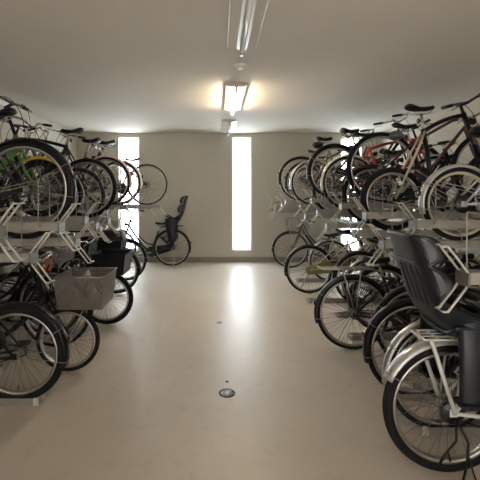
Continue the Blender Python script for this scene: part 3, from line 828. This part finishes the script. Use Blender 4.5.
# ------------------------------------------------------------------ lower tier, left row
bike('black mountain bicycle with silver rimmed wheel, nearest at lower left', 18, 361, 48, 145, -1, floor=True,
     kind='mtb', W=1.10, tw=0.058, col='black_paint', fend='black_paint', sh=0.86, hz=0.90, bar='flat', stand=None)
bike('small wheeled bicycle with a big grey wire basket, lower left', 68, 341, 32, 124, 1, floor=True, end='front',
     kind='city', W=0.98, tw=0.040, col='dark_steel', fend=None, sh=0.78, hz=0.88, stand=None,
     basket=dict(Lx=0.385, Ly=0.36, H=0.25, m='dull_wire', taper=0.86, step=0.0125, rw=0.0027, dx=0.30, z=0.545), bw=0.8)
bike('black city bicycle half hidden behind the big wire basket bicycle', 56, 312, 35, 107, 1, floor=True, end='front',
     kind='city', W=1.04, tw=0.038, col='black_paint', fend='black_paint', sh=0.84, hz=0.89, stand=None,
     basket=dict(Lx=0.34, Ly=0.36, H=0.22, m='steel_wire', taper=0.85, step=0.02, rw=0.002, dx=0.18))
bike('black thick tyred bicycle with a black basket, lower left', 107, 299, 26.5, 91.5, 1, floor=True, end='front',
     kind='mtb', W=0.98, tw=0.055, col='black_paint', fend=None, sh=0.80, hz=0.88, bar='city', stand=None, fine=False,
     basket=dict(Lx=0.36, Ly=0.36, H=0.22, m='dark_steel', taper=0.85, dx=0.21, z=0.57, solid='black_plastic'))
bike('black bicycle with a hooded basket cover, lower left', 116, 270, 23.5, 70, 1, floor=True, end='front',
     kind='city', W=1.02, tw=0.044, col='black_paint', fend='black_paint', sh=0.84, hz=0.89, stand=None, fine=False,
     basket=dict(Lx=0.40, Ly=0.36, H=0.20, m='dark_steel', taper=0.85, dx=0.06, z=0.58, solid='black_plastic', cover='black_vinyl'))
bike('black bicycle with black fenders, farthest of the lower left row', 126, 262, 20.5, 61, 1, floor=True, end='front',
     kind='city', W=1.04, tw=0.040, col='black_paint', fend='black_paint', sh=0.84, hz=0.89, stand=None, fine=False)
bike('black step-through bicycle with child seat parked along the end wall', 172, 246, 18, 50.5, -1, floor=True, zf=0.0,
     kind='city', W=1.06, tw=0.036, col='black_paint', fend='black_paint', sh=0.86, hz=1.05, stand='double', rack='dark_steel', seat=1.0, seat_x=-0.11, rl=0.2, fine=False, guard='black_plastic', dress=True, spk='spoke_steel')

bike('dark bicycle deep in the rack behind the half hidden black one, lower left', 50, 302, 33, 98.7, -1, floor=True,
     kind='city', W=1.04, tw=0.040, col='dark_steel', fend='black_paint', sh=0.84, hz=0.84, bw=0.6, stand=None)
bike('black covered basket bicycle deep in the rack, lower left', 84, 281, 27, 80, 1, floor=True, end='front',
     kind='city', W=1.0, tw=0.040, col='black_paint', fend='black_paint', sh=0.84, hz=0.86, bw=0.6, stand=None, fine=False,
     basket=dict(Lx=0.36, Ly=0.34, H=0.2, m='dark_steel', taper=0.85, dx=0.1, z=0.64, solid='black_plastic'))


# ------------------------------------------------------------------ lower tier, right row
bike('white framed bicycle with large grey child seat, nearest on the right', 447, 411, 64.5, 193, 1, floor=True, zf=0.0,
     kind='city', W=1.14, tw=0.054, fa=155, col='white_paint', fend='silver_paint', sh=0.86, hz=0.88, stand=None, rack='white_paint', rl=0.15, rz=0.036, seat=True, hh=0.495, battery=True, drum=True, cords=True, reflect=False)
bike('bicycle with silver fenders between the child seat bicycle and the black one', 441, 375, 55, 165, 1, floor=True,
     kind='city', W=1.08, tw=0.036, col='silver_paint', fend='alloy', sh=0.84, hz=0.80, bw=0.6, stand=None, reflect=False)
bike('black bicycle with black fenders, third from the near end at lower right', 414, 349, 48, 142, 1, floor=True,
     kind='city', W=1.08, tw=0.040, col='black_paint', fend='black_paint', sh=0.86, hz=0.89, stand=None, guard='black_plastic', battery=True)
bike('dark city bicycle standing deeper in the rack at lower right', 415, 325, 40, 121, 1, floor=True,
     kind='city', W=1.06, tw=0.036, col='dark_steel', fend='black_paint', sh=0.82, hz=0.80, bw=0.6, stand=None)
bike('city bicycle with silver rear carrier and wire dress guard, lower right', 353, 316, 36.5, 108.5, 1, floor=True, zf=0.0,
     kind='city', W=1.08, tw=0.036, col='dark_steel', fend='dark_steel', sh=0.84, hz=0.89, rack=True, dress=True, stand='side')
bike('silver bicycle behind the carrier bicycle, deeper in the rack', 372, 288, 29, 86, 1, floor=True,
     kind='mixte', W=1.06, tw=0.034, col='silver_paint', fend='alloy', bw=0.45, sh=0.84, hz=0.89, stand=None, fine=False)
bike('bicycle with olive green chain guard and maroon saddle, lower right', 309, 268, 23.5, 69.5, 1, floor=True, zf=0.0,
     kind='mixte', W=1.10, tw=0.036, col='cream_paint', fend='dark_steel', sh=0.86, hz=0.89, sad='maroon_vinyl', bbz=0.42, bbx=0.46, guard='olive_paint', stand='side', fine=False)
bike('plain brown bicycle beyond the olive guard one, lower right', 330, 262, 20.5, 61.5, 1, floor=True,
     kind='city', W=1.05, tw=0.034, col='brown_paint', fend='alloy', sh=0.84, hz=0.89, stand=None, fine=False)
bike('farthest lower right bicycle with a wire front basket, by the end wall', 290.5, 245.5, 18, 52, -1, floor=True, zf=0.0, end='front',
     kind='city', W=1.05, tw=0.036, col='dark_steel', fend='dark_steel', sh=0.84, hz=0.88, fine=False,
     basket=dict(Lx=0.40, Ly=0.36, H=0.30, m='steel_wire', taper=0.85, step=0.03, rw=0.0025, dx=0.02, z=0.66))

bike('black bicycle deep in the rack just beyond the carrier bicycle, lower right', 383, 300, 33, 97, 1, floor=True,
     kind='city', W=1.04, tw=0.040, col='black_paint', fend='black_paint', sh=0.86, hz=0.84, bw=0.5, stand=None, guard='black_plastic')
bike('brown bicycle with black saddle before the olive guard one, lower right', 360, 278, 26, 77.5, 1, floor=True,
     kind='city', W=1.04, tw=0.036, col='brown_paint', fend='dark_steel', sh=0.84, hz=0.88, bw=0.5, stand=None, fine=False)

for lab, x, s, fc in (('floor tray under the nearest lower left bicycle', -1.25, 145, -1), ('floor tray under the big basket bicycle', -1.75, 124, -1),
                      ('floor tray under the half hidden black bicycle, lower left', -1.8, 107, -1), ('floor tray under the black basket bicycle', -1.75, 91.5, -1),
                      ('floor tray under the bicycle with the hooded basket', -1.8, 70, -1), ('floor tray under the farthest lower left bicycle', -1.8, 61, -1),
                      ('floor tray under the silver fendered bicycle, lower right', 1.25, 165, 1), ('floor tray under the black fendered bicycle, lower right', 1.25, 142, 1),
                      ('floor tray under the deeper dark bicycle, lower right', 1.42, 121, 1), ('empty floor tray behind the carrier bicycle', 1.32, 101, 1),
                      ('floor tray under the silver bicycle at lower right', 1.4, 86, 1), ('empty floor tray in front of the olive guard bicycle', 1.2, 76, 1), ('floor tray under the plain brown bicycle', 1.3, 61.5, 1)):
    ftray(x, F / s, fc, lab)

t = empty('cable_lock', (0, 0, 0)); tag(t, 'coiled orange cable lock hanging among the lower left bicycles', 'bicycle lock')
x, y, z = at(54, 258, 107); y -= 0.207
for k, (dx, rr) in enumerate(((-0.012, 0.075), (0.0, 0.082), (0.012, 0.070))):
    q = MB().tube([(x + rr * 0.8 * cos(a * pi / 14) + dx * 2, y + dx, z + rr * 1.15 * sin(a * pi / 14)) for a in range(28)], 0.008, 7, closed=True)
    q.build('cable', 'orange_cable', t)
MB().box(x - 0.03, x + 0.03, y - 0.02, y + 0.012, z - 0.11, z - 0.07).build('lock_body', 'black_plastic', t)
